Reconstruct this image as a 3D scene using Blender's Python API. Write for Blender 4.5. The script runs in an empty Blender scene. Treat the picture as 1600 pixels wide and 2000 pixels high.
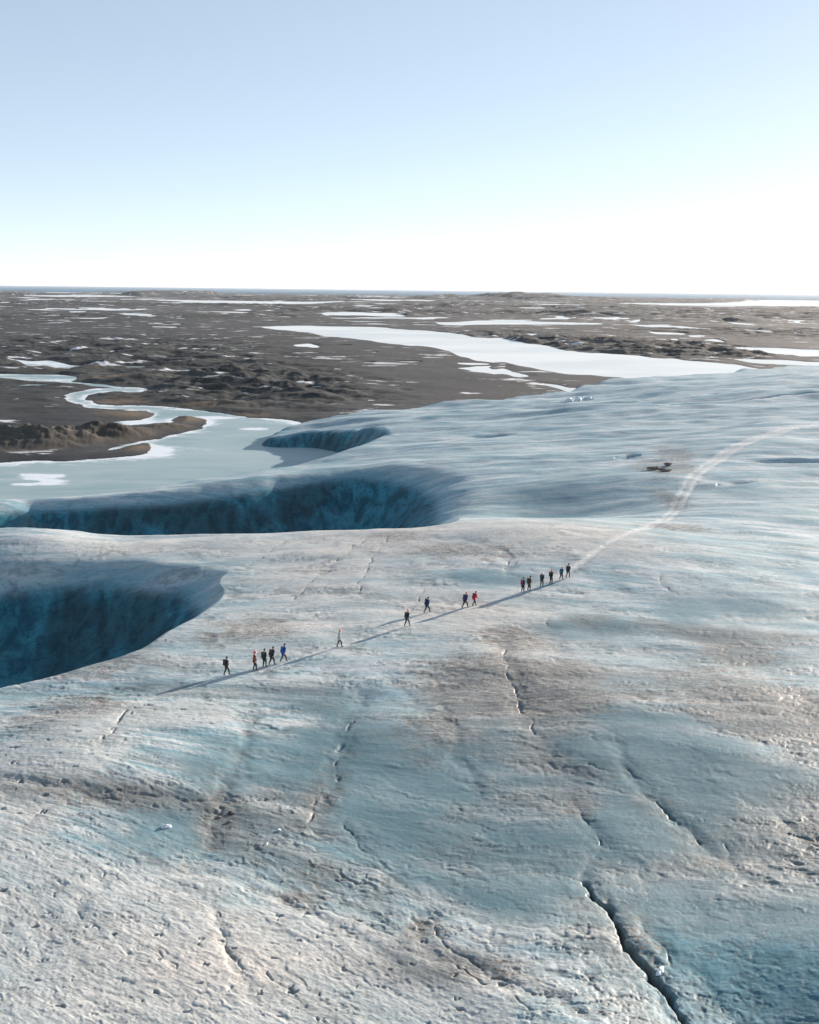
import bpy, bmesh, math, random
import numpy as np
from mathutils import Matrix, Vector
R = math.radians
sc = bpy.context.scene
# ------------------------------------------------------------------ camera
FPX = 1880.0                     # focal length in photo pixels (1600 x 2000)
CAM = np.array([0.0, 0.0, 34.0])
PITCH, ROLL = R(13.05), R(0.62)
cam = bpy.data.cameras.new('camera')
cam.sensor_fit = 'VERTICAL'; cam.sensor_height = 24.0
cam.lens = 24.0 * FPX / 2000.0
cam.clip_start = 0.5; cam.clip_end = 150000
camo = bpy.data.objects.new('camera', cam); sc.collection.objects.link(camo)
_rot = Matrix.Rotation(R(90) - PITCH, 4, 'X') @ Matrix.Rotation(ROLL, 4, 'Z')
camo.matrix_world = Matrix.Translation(Vector(CAM)) @ _rot
sc.camera = camo
ROT = np.array(_rot.to_3x3())
# ------------------------------------------------------------------ world, sun
SUN_EL, SUN_AZ = R(13.0), R(47.0)      # azimuth from +Y towards +X
w = bpy.data.worlds.new('World'); sc.world = w; w.use_nodes = True
nt = w.node_tree; nt.nodes.clear()
sky = nt.nodes.new('ShaderNodeTexSky'); sky.sky_type = 'NISHITA'; sky.sun_disc = False
sky.sun_elevation = SUN_EL; sky.sun_rotation = SUN_AZ
sky.altitude = 0; sky.air_density = 0.5; sky.dust_density = 0.12; sky.ozone_density = 0.7
bg = nt.nodes.new('ShaderNodeBackground'); bg.inputs[1].default_value = 0.15
wo = nt.nodes.new('ShaderNodeOutputWorld')
hs = nt.nodes.new('ShaderNodeHueSaturation'); hs.inputs['Saturation'].default_value = 1.0; hs.inputs['Value'].default_value = 1.30; hs.inputs['Hue'].default_value = 0.495
gm = nt.nodes.new('ShaderNodeGamma'); gm.inputs[1].default_value = 0.50
nt.links.new(sky.outputs[0], hs.inputs['Color']); nt.links.new(hs.outputs[0], gm.inputs[0]); nt.links.new(gm.outputs[0], bg.inputs[0]); nt.links.new(bg.outputs[0], wo.inputs[0])
sun = bpy.data.lights.new('sun', 'SUN'); sun.energy = 5.0; sun.angle = R(0.6); sun.color = (1.0, 0.865, 0.745)
suno = bpy.data.objects.new('sun', sun); sc.collection.objects.link(suno)
_sd = Vector((math.sin(SUN_AZ)*math.cos(SUN_EL), math.cos(SUN_AZ)*math.cos(SUN_EL), math.sin(SUN_EL)))
suno.rotation_euler = _sd.to_track_quat('Z', 'Y').to_euler()
sc.view_settings.view_transform = 'Standard'; sc.view_settings.look = 'None'
sc.view_settings.exposure = 1.35; sc.view_settings.gamma = 1.0
sc.cycles.max_bounces = 5; sc.cycles.diffuse_bounces = 3; sc.cycles.volume_bounces = 0
# ------------------------------------------------------------------ helpers
def P(px, py, z=0.0):
    """photo pixel -> world point on the level z"""
    px = np.asarray(px, float); py = np.asarray(py, float)
    d = np.stack([(px-800)/FPX, (1000-py)/FPX, -np.ones_like(px)], -1) @ ROT.T
    t = (np.asarray(z, float) - CAM[2]) / d[..., 2]
    return CAM[:2] + d[..., :2] * t[..., None]
_h = np.uint32
def _hash(ix, iy, s):
    n = ix.astype(np.int64)*374761393 + iy.astype(np.int64)*668265263 + s*1442695041
    n = (n & 0xffffffff).astype(np.uint32)
    n = (n ^ (n >> _h(13))) * _h(1274126177)
    n = (n ^ (n >> _h(16))) * _h(2246822519)
    return (n ^ (n >> _h(15))).astype(np.float32) * np.float32(1/4294967295.0)
def gnoise(x, y, s=0):
    x = np.asarray(x, float); y = np.asarray(y, float)
    x0 = np.floor(x); y0 = np.floor(y); fx = (x-x0).astype(np.float32); fy = (y-y0).astype(np.float32)
    u = fx*fx*fx*(fx*(fx*6-15)+10); v = fy*fy*fy*(fy*(fy*6-15)+10)
    def g(dx, dy):
        a = _hash(x0+dx, y0+dy, s)*np.float32(6.2831853)
        return np.cos(a)*(fx-dx) + np.sin(a)*(fy-dy)
    a = g(0, 0)*(1-u) + g(1, 0)*u
    b = g(0, 1)*(1-u) + g(1, 1)*u
    return (a*(1-v) + b*v)*1.5          # about -1..1
def fbm(x, y, s=0, o=4, gain=.5, lac=2.03):
    t = 0; a = 1.0
    for k in range(o):
        t = t + a*gnoise(x, y, s+k*17); x = x*lac+3.1; y = y*lac-1.7; a *= gain
    return t
def sst(a, b, x):
    t = np.clip((x-a)/(b-a), 0, 1); return t*t*(3-2*t)
def seg_dist(x, y, pts, closed=False):
    """distance to a polyline"""
    d2 = np.full(np.shape(x), 1e18)
    n = len(pts)
    for i in range(n if closed else n-1):
        ax, ay = pts[i]; bx, by = pts[(i+1) % n]
        vx, vy = bx-ax, by-ay; L = vx*vx+vy*vy+1e-12
        t = np.clip(((x-ax)*vx+(y-ay)*vy)/L, 0, 1)
        d2 = np.minimum(d2, (x-ax-t*vx)**2+(y-ay-t*vy)**2)
    return np.sqrt(d2)
def inside(x, y, pts):
    c = np.zeros(np.shape(x), bool); n = len(pts)
    for i in range(n):
        ax, ay = pts[i]; bx, by = pts[(i+1) % n]
        if ay == by: continue
        m = ((ay > y) != (by > y)) & (x < (bx-ax)*(y-ay)/(by-ay)+ax)
        c ^= m
    return c
def sdf(x, y, pts):
    d = seg_dist(x, y, pts, True)
    return np.where(inside(x, y, pts), -d, d)      # negative inside
def smooth_pts(pts, n=3):
    pts = np.array(pts, float)
    for _ in range(n):
        q = [pts[0]]
        for a, b in zip(pts[:-1], pts[1:]):
            q += [a*.75+b*.25, a*.25+b*.75]
        q.append(pts[-1]); pts = np.array(q)
    return pts
def W(pp, z=0.0, n=1):
    """pixel polyline (optionally with z) -> smoothed world polyline"""
    out = []
    for p in pp:
        out.append(P(p[0], p[1], p[2] if len(p) > 2 else z))
    return smooth_pts(out, n) if n else np.array(out)
class Blob:
    def __init__(s, px, py, rx, ry, z=0.0, rot=0):
        s.c = P(px, py, z); s.ax = abs(P(px+rx, py, z)[0]-s.c[0])
        s.ay = abs(P(px, py-ry, z)[1]-P(px, py+ry, z)[1])/2; s.r = rot
    def __call__(s, x, y):
        dx = x-s.c[0]; dy = y-s.c[1]
        c, n = math.cos(s.r), math.sin(s.r)
        return np.exp(-(((dx*c+dy*n)/s.ax)**2+((-dx*n+dy*c)/s.ay)**2))
# ------------------------------------------------------------------ glacier relief
PLAIN = -20.0
CTRL = [(-500,2300,0),(-300,2000,0.3),(0,2000,.6),(400,2000,.3),(800,2000,0),(1150,2000,.2),(1270,1880,-.4),(1340,1980,-.8),(1500,1950,-.7),(1650,1900,0),(2000,1950,1.3),(1700,2200,-.8),(800,2300,.2),(1320,1780,-.8),
 (1600,1700,-.8),(1150,1650,-.5),(900,1600,-.9),(800,1450,-.6),(500,1500,-.2),(300,1600,.2),(150,1430,.9),(0,1400,0),(-400,1500,0),
 (443,1318,0),(663,1265,0),(833,1197,0),(1020,1156,.1),(1110,1128,.2),(1250,1350,-.3),(1400,1250,-.8),(1600,1300,-.6),(2000,1300,-1),(1300,1120,0.1),(1600,1100,-.8),(2000,1100,-1),
 (1180,1023,.9),(1050,1020,1.1),(980,1020,1.0),(850,1030,1.0),(700,1036,.7),(550,1038,.3),(400,1042,0),(200,1046,-1),(75,1024,1.5),(0,1034,-.6),(140,1044,-.8),(-400,1040,-3),
 (250,1080,-.4),(1050,1003,-5),(1130,1000,-4),(1220,1003,-2.4),(1050,938,-2.4),(1150,938,-1.7),(960,925,-3),(500,1100,0),(800,1100,.3),(0,1090,-1),(0,1340,-.5),(300,1250,-.2),(460,1150,-.2),
 (-400,985,-10),(0,975,-9),(150,970,-8.5),(300,954,-8),(450,930,-7.5),(560,910,-7.2),(650,888,-6.5),(720,865,-6),(770,848,-6.5),
 (800,890,-4.5),(900,905,-3.5),(1100,925,-2.5),(1230,960,-2),(1290,1012,-.8),(1400,960,-1.2),(1600,960,-1.5),(2000,960,-1.5),
 (1600,835,.5),(2000,840,1),(1400,860,-.5),(1200,860,-2.2),(1000,860,-3.8),(870,845,-6),(1000,810,-8),(1200,795,-6),(1400,790,-4),
 (1600,775,-3),(2000,775,-2),(1500,745,-9),(1600,735,-9),(2000,735,-8),(1300,760,-10),(1150,783,-12.5),(900,803,-13.5),(700,822,-15),(620,837,-14.8),(560,850,-17),(1450,733,-14),(1600,716,-15),(2000,715,-15)]
def _lp(xy):
    xy = np.asarray(xy, float)
    return np.stack([np.arctan2(xy[..., 0], xy[..., 1]+20), .5*np.log(xy[..., 0]**2+(xy[..., 1]+20)**2)], -1)
_cp = _lp(np.array([P(a, b, z) for a, b, z in CTRL])); _cz = np.array([c[2] for c in CTRL], float)
_c2 = 0.06**2
_K = np.sqrt(((_cp[:, None]-_cp[None])**2).sum(-1)+_c2)
_A = np.block([[_K - 0.004*np.eye(len(_cz)), np.ones((len(_cz), 1))], [np.ones((1, len(_cz))), np.zeros((1, 1))]])
_wt = np.linalg.solve(_A, np.append(_cz, 0))
def base_z(x, y):
    q = _lp(np.stack([x, y], -1)); out = np.full(np.shape(x), _wt[-1])
    for i in range(len(_cz)):
        out += _wt[i]*np.sqrt((q[..., 0]-_cp[i, 0])**2+(q[..., 1]-_cp[i, 1])**2+_c2)
    return out
def hyp(d, s, r): return s*(np.sqrt(d*d+r*r)-r)
class Canyon:
    def __init__(s, near, far, sn, rn, sf, rf, deep, zn=0, zf=0, n=2, taper=None):
        s.tp = taper
        s.n = W(near, zn, n); s.f = W(far, zf, n); s.k = (sn, rn, sf, rf, deep)
        s.poly = np.concatenate([s.n, s.f[::-1]])
        s.bb = (s.poly[:, 0].min(), s.poly[:, 0].max(), s.poly[:, 1].min(), s.poly[:, 1].max())
    def __call__(s, x, y):
        out = np.zeros(np.shape(x)); m = (x > s.bb[0]) & (x < s.bb[1]) & (y > s.bb[2]) & (y < s.bb[3])
        if not m.any(): return out
        xx = x[m]; yy = y[m]; i = inside(xx, yy, s.poly)
        sn, rn, sf, rf, deep = s.k
        if s.tp: q = 1-s.tp[2]*sst(s.tp[0], s.tp[1], xx); sn = sn*q; sf = sf*q
        a = hyp(seg_dist(xx, yy, s.n), sn, rn); b = hyp(seg_dist(xx, yy, s.f), sf, rf)
        k = 0.25*deep
        hh = np.clip(.5+.5*(b-a)/k, 0, 1); d = b*(1-hh)+a*hh-k*hh*(1-hh)
        d = np.maximum(d, 0); d = deep*np.tanh(d/deep)
        out[m] = np.where(i, d, 0); return out
CANYONS = [
 # near left canyon
 Canyon([(-700,1400),(-200,1372),(0,1337),(100,1317),(200,1290),(300,1252),(380,1210),(435,1167),(462,1147),(470,1130)],
        [(-700,1055),(-200,1072),(0,1082),(80,1078),(160,1076),(260,1082),(350,1092),(410,1100),(452,1112),(470,1130)], 1.6, 1.2, 1.35, 8, 18),
 # canyon behind the crest
 Canyon([(-700,1050,-3),(-100,1034,-1),(0,1031,-.5),(50,1019,1.2),(95,1020,1.3),(130,1038,-.3),(200,1045,-1),(400,1041,0),(600,1036,.4),(750,1033,.8),(850,1029,1),(930,1023,.9),(985,1012,-.6)],
        [(-700,992,-9),(-100,990,-9),(0,984,-9),(60,974,-9),(150,969,-8.5),(250,967,-8.2),(380,961,-7.8),(480,950,-7.5),(560,937,-7),(680,922,-6.3),(780,914,-4.8),(880,920,-4),(945,940,-3.6),(985,1012,-.6)], 1.1, 2.0, 1.5, 10, 22, taper=(-26, 12, .68)),
 # gullies on the far ice
 Canyon([(1130,796,-8),(1250,796,-6),(1330,797,-5),(1430,795,-4),(1520,788,-4)],[(1130,794,-8),(1230,785,-6),(1330,781,-5),(1450,781,-4),(1520,786,-4)],1.2,.8,.8,1.5,5,n=1),
 Canyon([(1190,776,-8),(1290,775,-7),(1400,765,-7)],[(1190,775,-8),(1290,769,-7),(1400,762,-7)],1.2,.8,.8,1.5,4,n=1),
 Canyon([(960,808,-9),(1060,809,-9),(1120,806,-9)],[(960,807,-9),(1030,802,-9),(1120,803,-9)],1.2,.8,.7,1.5,2.2,n=1),
 Canyon([(900,852,-5),(970,852,-5),(1010,849,-5)],[(900,850,-5),(960,845,-5),(1010,847,-5)],1.2,.6,.7,1,1.5,n=1),
 Canyon([(1480,776,-4),(1560,781,-4),(1650,780,-4)],[(1480,774,-4),(1560,771,-4),(1650,773,-4)],1.2,.6,.7,1,2.2,n=1),
 Canyon([(1200,897,-2),(1230,898,-2),(1252,895,-2)],[(1200,894,-2),(1225,890,-2),(1252,892,-2)],1,.5,.8,.6,.9,n=1),
 Canyon([(1400,945,-1),(1440,946,-1),(1480,940,-1)],[(1400,940,-1),(1430,936,-1),(1480,937,-1)],1.2,.5,.5,1,.8,n=1),
 Canyon([(1440,904,-1),(1520,906,-1),(1620,907,-1),(1700,905,-1)],[(1440,902,-1),(1520,899,-1),(1600,900,-1),(1700,902,-1)],1.2,.5,.7,1,1.2,n=1),
 Canyon([(830,1015,-4),(850,1010,-4),(868,998,-4)],[(830,1008,-4),(845,1000,-4),(868,994,-4)],1.5,.4,1.5,.4,1.5,n=1),
]
# ice outline (top of the margin)
OUT = W([(-900,985,-9),(-400,980,-9),(0,969,-9),(150,967,-8.5),(300,951,-8),(450,925,-7.5),(540,909,-7.2),(620,893,-6.7),(700,872,-6.2),(750,852,-6.4),(778,838,-7),
         (745,831,-9.5),(690,832,-12),(620,840,-15),(565,852,-17),(540,862,-18.5),(534,856,-18.5),(562,841,-17.5),(595,829,-17.5),(650,818,-17.5),(700,812,-17.5),(800,803,-17.5),(900,795,-17.5),(1000,787,-17.5),(1080,782,-17.5),(1130,774,-17.5),(1180,758,-17.5),(1240,746,-17.5),(1300,742,-17.5),(1400,738,-17.5),(1480,728,-17.5),(1600,711,-17.5),(2300,700,-17.5)], n=2)
OUTP = np.concatenate([OUT, np.array([[2500, 1200], [2500, -300], [-700, -300], [-700, 150]])])
# narrow cracks: (pixel points, width m, depth m, dirt)
CRACKS = [
 ([(1150,1705),(1180,1755),(1205,1795),(1222,1812),(1240,1855),(1262,1878),(1285,1905),(1310,1945),(1360,2010),(1420,2100)],.17,1.1,.6),
 ([(1270,1795),(1290,1830),(1305,1860)],.15,.4,.3),
 ([(0,1535),(120,1558),(220,1555),(330,1558),(410,1562),(500,1556),(560,1548)],.28,.3,.8),
 ([(200,1570),(300,1578),(420,1585)],.4,.2,.7),
 ([(600,1600),(625,1555),(655,1490),(665,1440),(690,1400)],.35,.25,.9),
 ([(405,1640),(425,1590),(440,1555),(430,1520)],.5,.3,1.0),
 ([(205,1470),(225,1435),(250,1400)],.2,.45,.4),
 ([(672,1600),(690,1625),(705,1640),(720,1650)],.13,.4,.8),
 ([(820,1800),(845,1785),(835,1820),(880,1850),(930,1875),(975,1910),(1030,1935),(1100,1950)],.2,.35,.9),
 ([(700,1790),(770,1835),(840,1870),(930,1900),(1030,1965),(1100,2010)],.16,.22,.6),
 ([(975,1250),(985,1275),(1000,1320),(1020,1370),(1035,1395),(1050,1425)],.22,.4,.9),
 ([(1110,1550),(1135,1570),(1150,1588)],.15,.4,.8),
 ([(1215,1480),(1235,1500),(1265,1515)],.15,.35,.8),
 ([(1265,1540),(1285,1550),(1310,1572),(1340,1590),(1370,1620)],.17,.4,.8),
 ([(1150,1585),(1170,1625),(1190,1640)],.14,.25,.5),
 ([(1540,1605),(1580,1615),(1640,1630)],.15,.3,.8),
 ([(1420,1620),(1435,1645)],.12,.3,.6),
 ([(1290,1130),(1295,1145),(1310,1152)],.15,.3,.3),
 ([(990,1090),(998,1105),(990,1118)],.2,.3,.7),
 ([(1072,1208),(1075,1222)],.15,.3,.8),
 ([(575,1170),(600,1145),(640,1115),(680,1085),(710,1062)],.22,.35,.3),
 ([(697,1160),(712,1120),(735,1090),(760,1060)],.2,.25,.3),
 ([(480,1110),(520,1080),(560,1058)],.2,.2,.2),
 ([(820,1140),(828,1160),(815,1180)],.15,.2,.8),
 ([(980,1130),(1020,1100),(990,1080),(900,1075),(830,1080)],.12,.15,.5),
 ([(420,1780),(450,1850),(440,1880),(470,1900)],.14,.2,.6),
 ([(150,1760),(160,1795),(200,1820)],.12,.25,.5),
 ([(205,1915),(230,1900),(260,1880)],.12,.3,.6),
 ([(530,1900),(545,1915),(560,1930)],.12,.3,.5),
 ([(320,1875),(345,1905)],.1,.25,.5),
 ([(1000,1130),(1100,1160),(1200,1150),(1330,1145),(1450,1160),(1600,1200)],.35,.12,.15),
 ([(1200,1030),(1300,1035),(1420,1040),(1500,1028)],.3,.2,.5),
 ([(1150,1480),(1180,1490),(1220,1485)],.2,.15,.9),
 ([(40,1650),(60,1620),(100,1600)],.12,.2,.5),
 ([(1100,1700),(1180,1705),(1300,1700)],.2,.08,.4),
]
CRK = [(W(p, 0, 1), wd, dp, dt) for p, wd, dp, dt in CRACKS]
TRAIL = W([(250,1385),(330,1358),(443,1322),(540,1297),(663,1262),(800,1216),(920,1182),(1040,1146),(1110,1126),(1180,1082),(1250,1048),(1298,1020,-.8),(1325,985,-1.2),(1345,945,-1.2),(1385,905,-.8),(1450,868,-.3),(1530,845,0),(1620,825,.5),(1800,800,0)], n=2)
BANDS = [(W(p, 0, 1), wd, st) for p, wd, st in [
 ([(975,1240),(1010,1340),(1060,1440),(1130,1560),(1180,1660)],1.5,.9), ([(700,1340),(665,1440),(640,1520),(620,1620)],.8,.8), ([(490,1400),(445,1520),(425,1600),(380,1700)],.8,.95),
 ([(860,1360),(900,1450),(925,1530)],.6,.6), ([(1200,1440),(1260,1530),(1340,1600),(1440,1680)],.9,.7), ([(1480,1280),(1560,1350),(1640,1430)],2.6,.7),
 ([(-40,1530),(200,1565),(430,1562),(560,1552)],.7,.9), ([(820,1790),(850,1850),(1000,1920),(1150,2000)],.6,.85), ([(380,1700),(520,1740),(640,1790),(780,1860)],.5,.6), ([(60,1900),(160,1780),(220,1700)],.5,.5),
 ([(400,1780),(450,1880),(520,1960)],.35,.5), ([(0,1370),(90,1400),(190,1390),(260,1350)],.9,.7), ([(740,1310),(830,1370),(880,1420)],.7,.5), ([(1150,1700),(1200,1790),(1290,1900),(1400,2040)],.55,.8), ([(1270,1780),(1340,1880),(1430,1960)],.5,.5),
 ([(1530,1590),(1620,1640)],.8,.8), ([(980,1090),(1000,1130)],.6,.6), ([(1040,1180),(1120,1215),(1220,1230)],1.0,.5), ([(1300,1130),(1450,1160),(1600,1200)],1.2,.4), ([(820,1060),(930,1075),(1010,1100)],.9,.6), ([(500,1120),(600,1060),(720,1045)],.9,.35), ([(600,1400),(760,1330),(900,1290)],.7,.35)]]
DIRT = [Blob(*a) for a in [(1010,1330,120,55),(900,1320,110,40),(1520,1390,150,50),(1400,1330,140,40),(430,1590,50,50),(640,1530,50,60),(830,1810,45,25),(960,1890,90,25),
   (1180,1485,80,18),(1130,1560,40,25),(1290,1560,60,25),(1560,1610,80,25),(1380,1640,70,40),(120,1400,90,35),(480,1230,90,30),(190,1380,50,25),(250,1565,170,25),
   (610,1690,70,25),(200,1300,120,25),(850,1420,90,45),(1150,1210,60,15),(1290,908,55,16,-1),(1318,885,35,16,-1),(1295,912,45,14,-1),(1290,915,35,10,-1),(1100,1340,100,50),(1440,1260,80,30),(600,1740,60,20),(1000,1240,60,25),(1310,965,30,25,-1),(1330,1030,60,10),(780,1060,70,12),(900,1090,110,14),(60,1000,60,8,-9),(1250,1800,40,60)]]
FBLUE = [Blob(*a) for a in [(1090,975,190,32,-3),(1480,965,170,16,-1),(1480,1005,190,12,-1),(1180,925,140,9,-2),(850,885,130,8,-4),(1500,908,140,6,-1),(1150,862,220,6,-3),(1300,818,220,4,-3),(900,838,110,5,-5),(650,935,120,14,-7),(1400,1160,230,14),(1560,880,100,6,-1),(1000,800,150,4,-8),(640,835,90,4,-15)]]  # bluer far ice; the first blob paints in the shade of the valley
BLUE = [Blob(*a) for a in [(880,1560,170,150),(1000,1700,170,70),(1520,1900,240,150),(1300,1640,200,100),(420,1490,130,60),(620,1430,90,80),(330,1660,80,60),(1180,1420,150,60),(1550,1800,200,120),
   (1150,1240,120,40),(940,1130,120,14),(1400,1180,200,30),(300,1630,120,60),(1400,1500,250,90),(760,1500,120,120)]]
SOOT_SHADE = [Blob(*a) for a in [(1420,1760,240,240),(1150,1520,190,130),(480,1610,170,70),(1000,1680,230,110),(1370,1520,230,90),(250,1560,270,35),(1310,1900,110,140),(1480,1370,230,70),(880,1500,160,130),(1600,1600,200,150),(1000,1340,150,60),(640,1480,120,120),(450,1350,200,30),(1500,1250,200,30),(900,1880,240,50),(200,1280,160,30),(1250,1220,200,20)]]  # sooty film over the foreground; right of the long crack it paints shade
CREAM = [Blob(*a) for a in [(700,1065,300,36),(1000,1055,230,30),(900,1190,170,40),(1150,1080,120,30),(620,1130,150,40),(1050,1300,180,90),(560,1230,150,40),(250,1060,160,20),(450,1900,300,120)]]
CRUST = [Blob(*a) for a in [(100,1850,330,190),(450,1900,330,130),(750,1980,260,90),(120,1480,120,60),(330,1400,130,25),(0,1620,120,120),(700,1880,150,60)]]
def foliation(x, y):
    g = np.where(x < 0, x, 6*np.tanh(x/6)); near = 1-sst(46, 80, y)
    m = .10*sst(90, 220, y) - .10*sst(5, 40, x)*sst(60, 110, y)*(1-sst(150, 220, y))
    wx = 1.6*gnoise(x*.035, y*.06, 71) + .6*gnoise(x*.12, y*.2, 72)
    return y + .62*g*near - np.clip(x, -35, 60)*m + wx, x - .3*y*near
def glacier(x, y, px_size=None, full=True):
    """height and masks; px_size = local mesh spacing, finer relief than that fades out"""
    z0 = base_z(x, y)
    dp = np.zeros(np.shape(x))
    wx = x + .8*gnoise(x*.06, y*.06, 5) + .4*gnoise(x*.2, y*.2, 6)
    wy = y + .5*gnoise(x*.07, y*.07, 7) + .25*gnoise(x*.25, y*.25, 8)
    for i, c in enumerate(CANYONS):
        if i < 2:
            d = c(wx, wy); dp = np.maximum(dp, d)
        else:
            dp = np.maximum(dp, c(x, y + .3*gnoise(x*.1, y*.1, 7)))
    so = sdf(x + 1.5*gnoise(x*.05, y*.05, 11), y + 1.5*gnoise(x*.05, y*.05, 12), OUTP)
    edge = np.where(so > 0, hyp(np.maximum(so, 0), 1.25, 3.5), 0)
    z = z0 - dp - edge
    far = sst(60, 400, y)
    # broad undulation
    z = z + ((.25+.6*far)*fbm(x*.022, y*.030, 21, 3) + 1.75*far*fbm(x*.011+y*.010, y*.050-x*.012, 23, 3))*sst(50, 90, y) + .12*fbm(x*.09, y*.12, 22, 2)
    if px_size is None: px_size = np.full(np.shape(x), .05)
    deepw = sst(.6, 4, dp)
    u, v = foliation(x, y)
    crust = np.clip(sum(b(x, y) for b in CRUST)*1.5, 0, 1)
    crust = sst(.25, .75, crust + .35*fbm(x*.25, y*.25, 31, 3))
    blue = np.clip(sum(b(x, y) for b in BLUE)*1.0, 0, 1.0)
    fb = np.clip(sum(b(x, y) for b in FBLUE), 0, 1); blue = np.maximum(blue, .0)
    blue = sst(.3, 1.0, blue + .45*fbm(x*.12, y*.16, 41, 4))*(1-crust)
    blue = np.maximum(blue, .62*sst(.25, 1.0, fb + .6*fbm(u*.35, v*.03, 45, 4)+.12*far))
    rip = (1-.6*blue)*(1-.5*crust)*1.2
    def fade(wl): return sst(1.2, 3.0, wl/px_size)
    # long foliation swells, ripples, fine ripples
    far2 = 1+2.2*far
    streak = 0
    gro = 0; crest = 0
    for wl, al, am, sd in [(9, 45, .11, 51), (3.6, 15, .055, 52)]:
        f = fade(wl*.7)*far2
        n = gnoise(u/wl+.4*gnoise(x/wl, y/wl, sd+300), v/al, sd)
        z = z + am*n*f*rip*(1-.6*deepw); streak = streak + n*f*.5
    for wl, al, am, sd in [(1.5, 5.0, .035, 53), (.8, 2.6, .036, 54), (.42, 1.3, .032, 55), (.22, .6, .020, 56)]:
        wp = .40*gnoise(x/(wl*1.9), y/(wl*1.4), sd+300) + .40*gnoise(x/(wl*.6), y/(wl*.5), sd+310)
        n = gnoise(u/wl+wp, v/al, sd); f = fade(wl*.7)
        patch = sst(-.35, .55, gnoise(x/(wl*5), y/(wl*3), sd+400))
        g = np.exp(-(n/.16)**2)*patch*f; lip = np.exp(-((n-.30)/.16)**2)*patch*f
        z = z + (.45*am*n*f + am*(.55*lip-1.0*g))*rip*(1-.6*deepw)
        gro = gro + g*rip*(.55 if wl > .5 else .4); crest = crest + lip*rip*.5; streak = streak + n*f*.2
    # weathered crust: soft lumps, each with a steep little lip, and scattered pits
    lump = 0; cl = .35+.65*crust
    for wl, am, sd in [(.9, .035, 61), (.42, .040, 62), (.2, .030, 63)]:
        qx = u/wl*1.25 + .5*gnoise(x/wl, y/wl, sd+50); n = gnoise(qx, v/(wl*1.9), sd)
        lump = lump + .14*am*(np.tanh(n*2.2))*(.4+sst(-.4,.5,gnoise(x/(wl*4),y/(wl*4),sd+90)))*fade(wl*.7)
    pit = sst(.62, .76, gnoise(x/.75+.4*gnoise(x/.3, y/.3, 68), y/.6, 67))*fade(.4)
    z = z + (lump - .10*pit)*cl*(1-.85*blue)*(1-.5*deepw)*(1-.7*far)
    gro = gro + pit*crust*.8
    z = z + .006*gnoise(x/.22, y/.18, 66)*fade(.2)
    # canyon wall relief: flutes and scoops
    if full:
        fl = fbm(x*.11+.08*z, y*.13, 81, 4)
        z = z + sst(2.5, 8, dp)*(.6*fl - .5*np.abs(gnoise(x*.11+3, y*.05, 85))) + deepw*(.12*fbm(x*.6, y*.6, 82, 3)*fade(.8))
    # cracks
    cd = np.zeros(np.shape(x)); j1 = .10*gnoise(x/.4, y/.4, 91)+.5*gnoise(x/2.5, y/2.5, 92)+.2*gnoise(x/1.1,y/1.1,192); j2 = .10*gnoise(x/.4, y/.4, 93)+.5*gnoise(x/2.5, y/2.5, 94)+.2*gnoise(x/1.1,y/1.1,194)
    for pts, wd, de, dt in CRK:
        lo = pts.min(0)-5; hi = pts.max(0)+5
        m = (x > lo[0]) & (x < hi[0]) & (y > lo[1]) & (y < hi[1])
        if not m.any(): continue
        d = seg_dist(x[m]+j1[m], y[m]+j2[m], pts)
        big = 1.0 if de > 1 else 0.0
        md = .12+.88*np.maximum(sst(-.15, .55, gnoise(x[m]/1.3, y[m]/1.3, 95)+.4*gnoise(x[m]/.4, y[m]/.4, 195)), big)
        w1 = wd*(.36+.5*big)*(1+.6*gnoise(x[m]/.6, y[m]/.6, 295))
        z[m] -= de*(.50+.5*big)*md*np.exp(-(d/w1)**2.2) + .12*min(de, .4)*np.exp(-(d/(wd*3.5))**2)
        cd[m] = np.maximum(cd[m], .75*np.exp(-(d/(w1*1.7+.03))**4)*np.clip(md*1.3, 0, 1))  # darkens the crack walls in colour to subdue their sunlit edges
        cd[m] = np.maximum(cd[m], dt*.6*np.exp(-(d/(1.5+.4*de))**2)*np.clip(gnoise(x[m]/1.6, y[m]/.8, 395)+.6*gnoise(x[m]/.5, y[m]/.3, 396)+.35, 0, 1))
        cd[m] = np.maximum(cd[m], dt*np.exp(-(d/(wd*2.6))**2)*(.55+.6*gnoise(x[m]/1.1, y[m]/1.1, 96)))
    for pts, wd, st in BANDS:
        lo = pts.min(0)-8; hi = pts.max(0)+8
        m = (x > lo[0]) & (x < hi[0]) & (y > lo[1]) & (y < hi[1])
        if not m.any(): continue
        d = seg_dist(x[m]+.9*gnoise(x[m]/3, y[m]/3, 501)+.3*gnoise(x[m]/.8, y[m]/.8, 503), y[m]+.9*gnoise(x[m]/3, y[m]/3, 502), pts)
        k = np.exp(-(d/wd)**2)
        cd[m] = np.maximum(cd[m], st*k*np.clip(.25+.9*gnoise(x[m]/1.3, y[m]/.5, 504)+.7*gnoise(x[m]/.4, y[m]/.2, 505), 0, 1))
        z[m] -= .10*k*st
    # trail
    td = seg_dist(x, y, TRAIL); tw = .5+.55*sst(125, 150, y)+.7*sst(140, 230, y)
    tj = td + .35*gnoise(x*.9, y*.5, 97)*sst(100,160,y) + .12*gnoise(x*3, y*3, 98)
    path = (1-sst(tw*.35, tw*1.35, tj))*(1-.55*np.exp(-((td-tw*.15)/(tw*.28))**2)*sst(125, 150, y)) + .0*x
    path = np.clip(path*(1+.5*gnoise(u/.8, v/5, 197))*(1+.5*sst(170, 230, y)), 0, 1)
    path *= .55+.45*sst(108, 118, y)
    z = z + .016*fbm(x*2.2, y*2.2, 121, 4, .6)*(1-.7*blue)*fade(.4)
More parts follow.
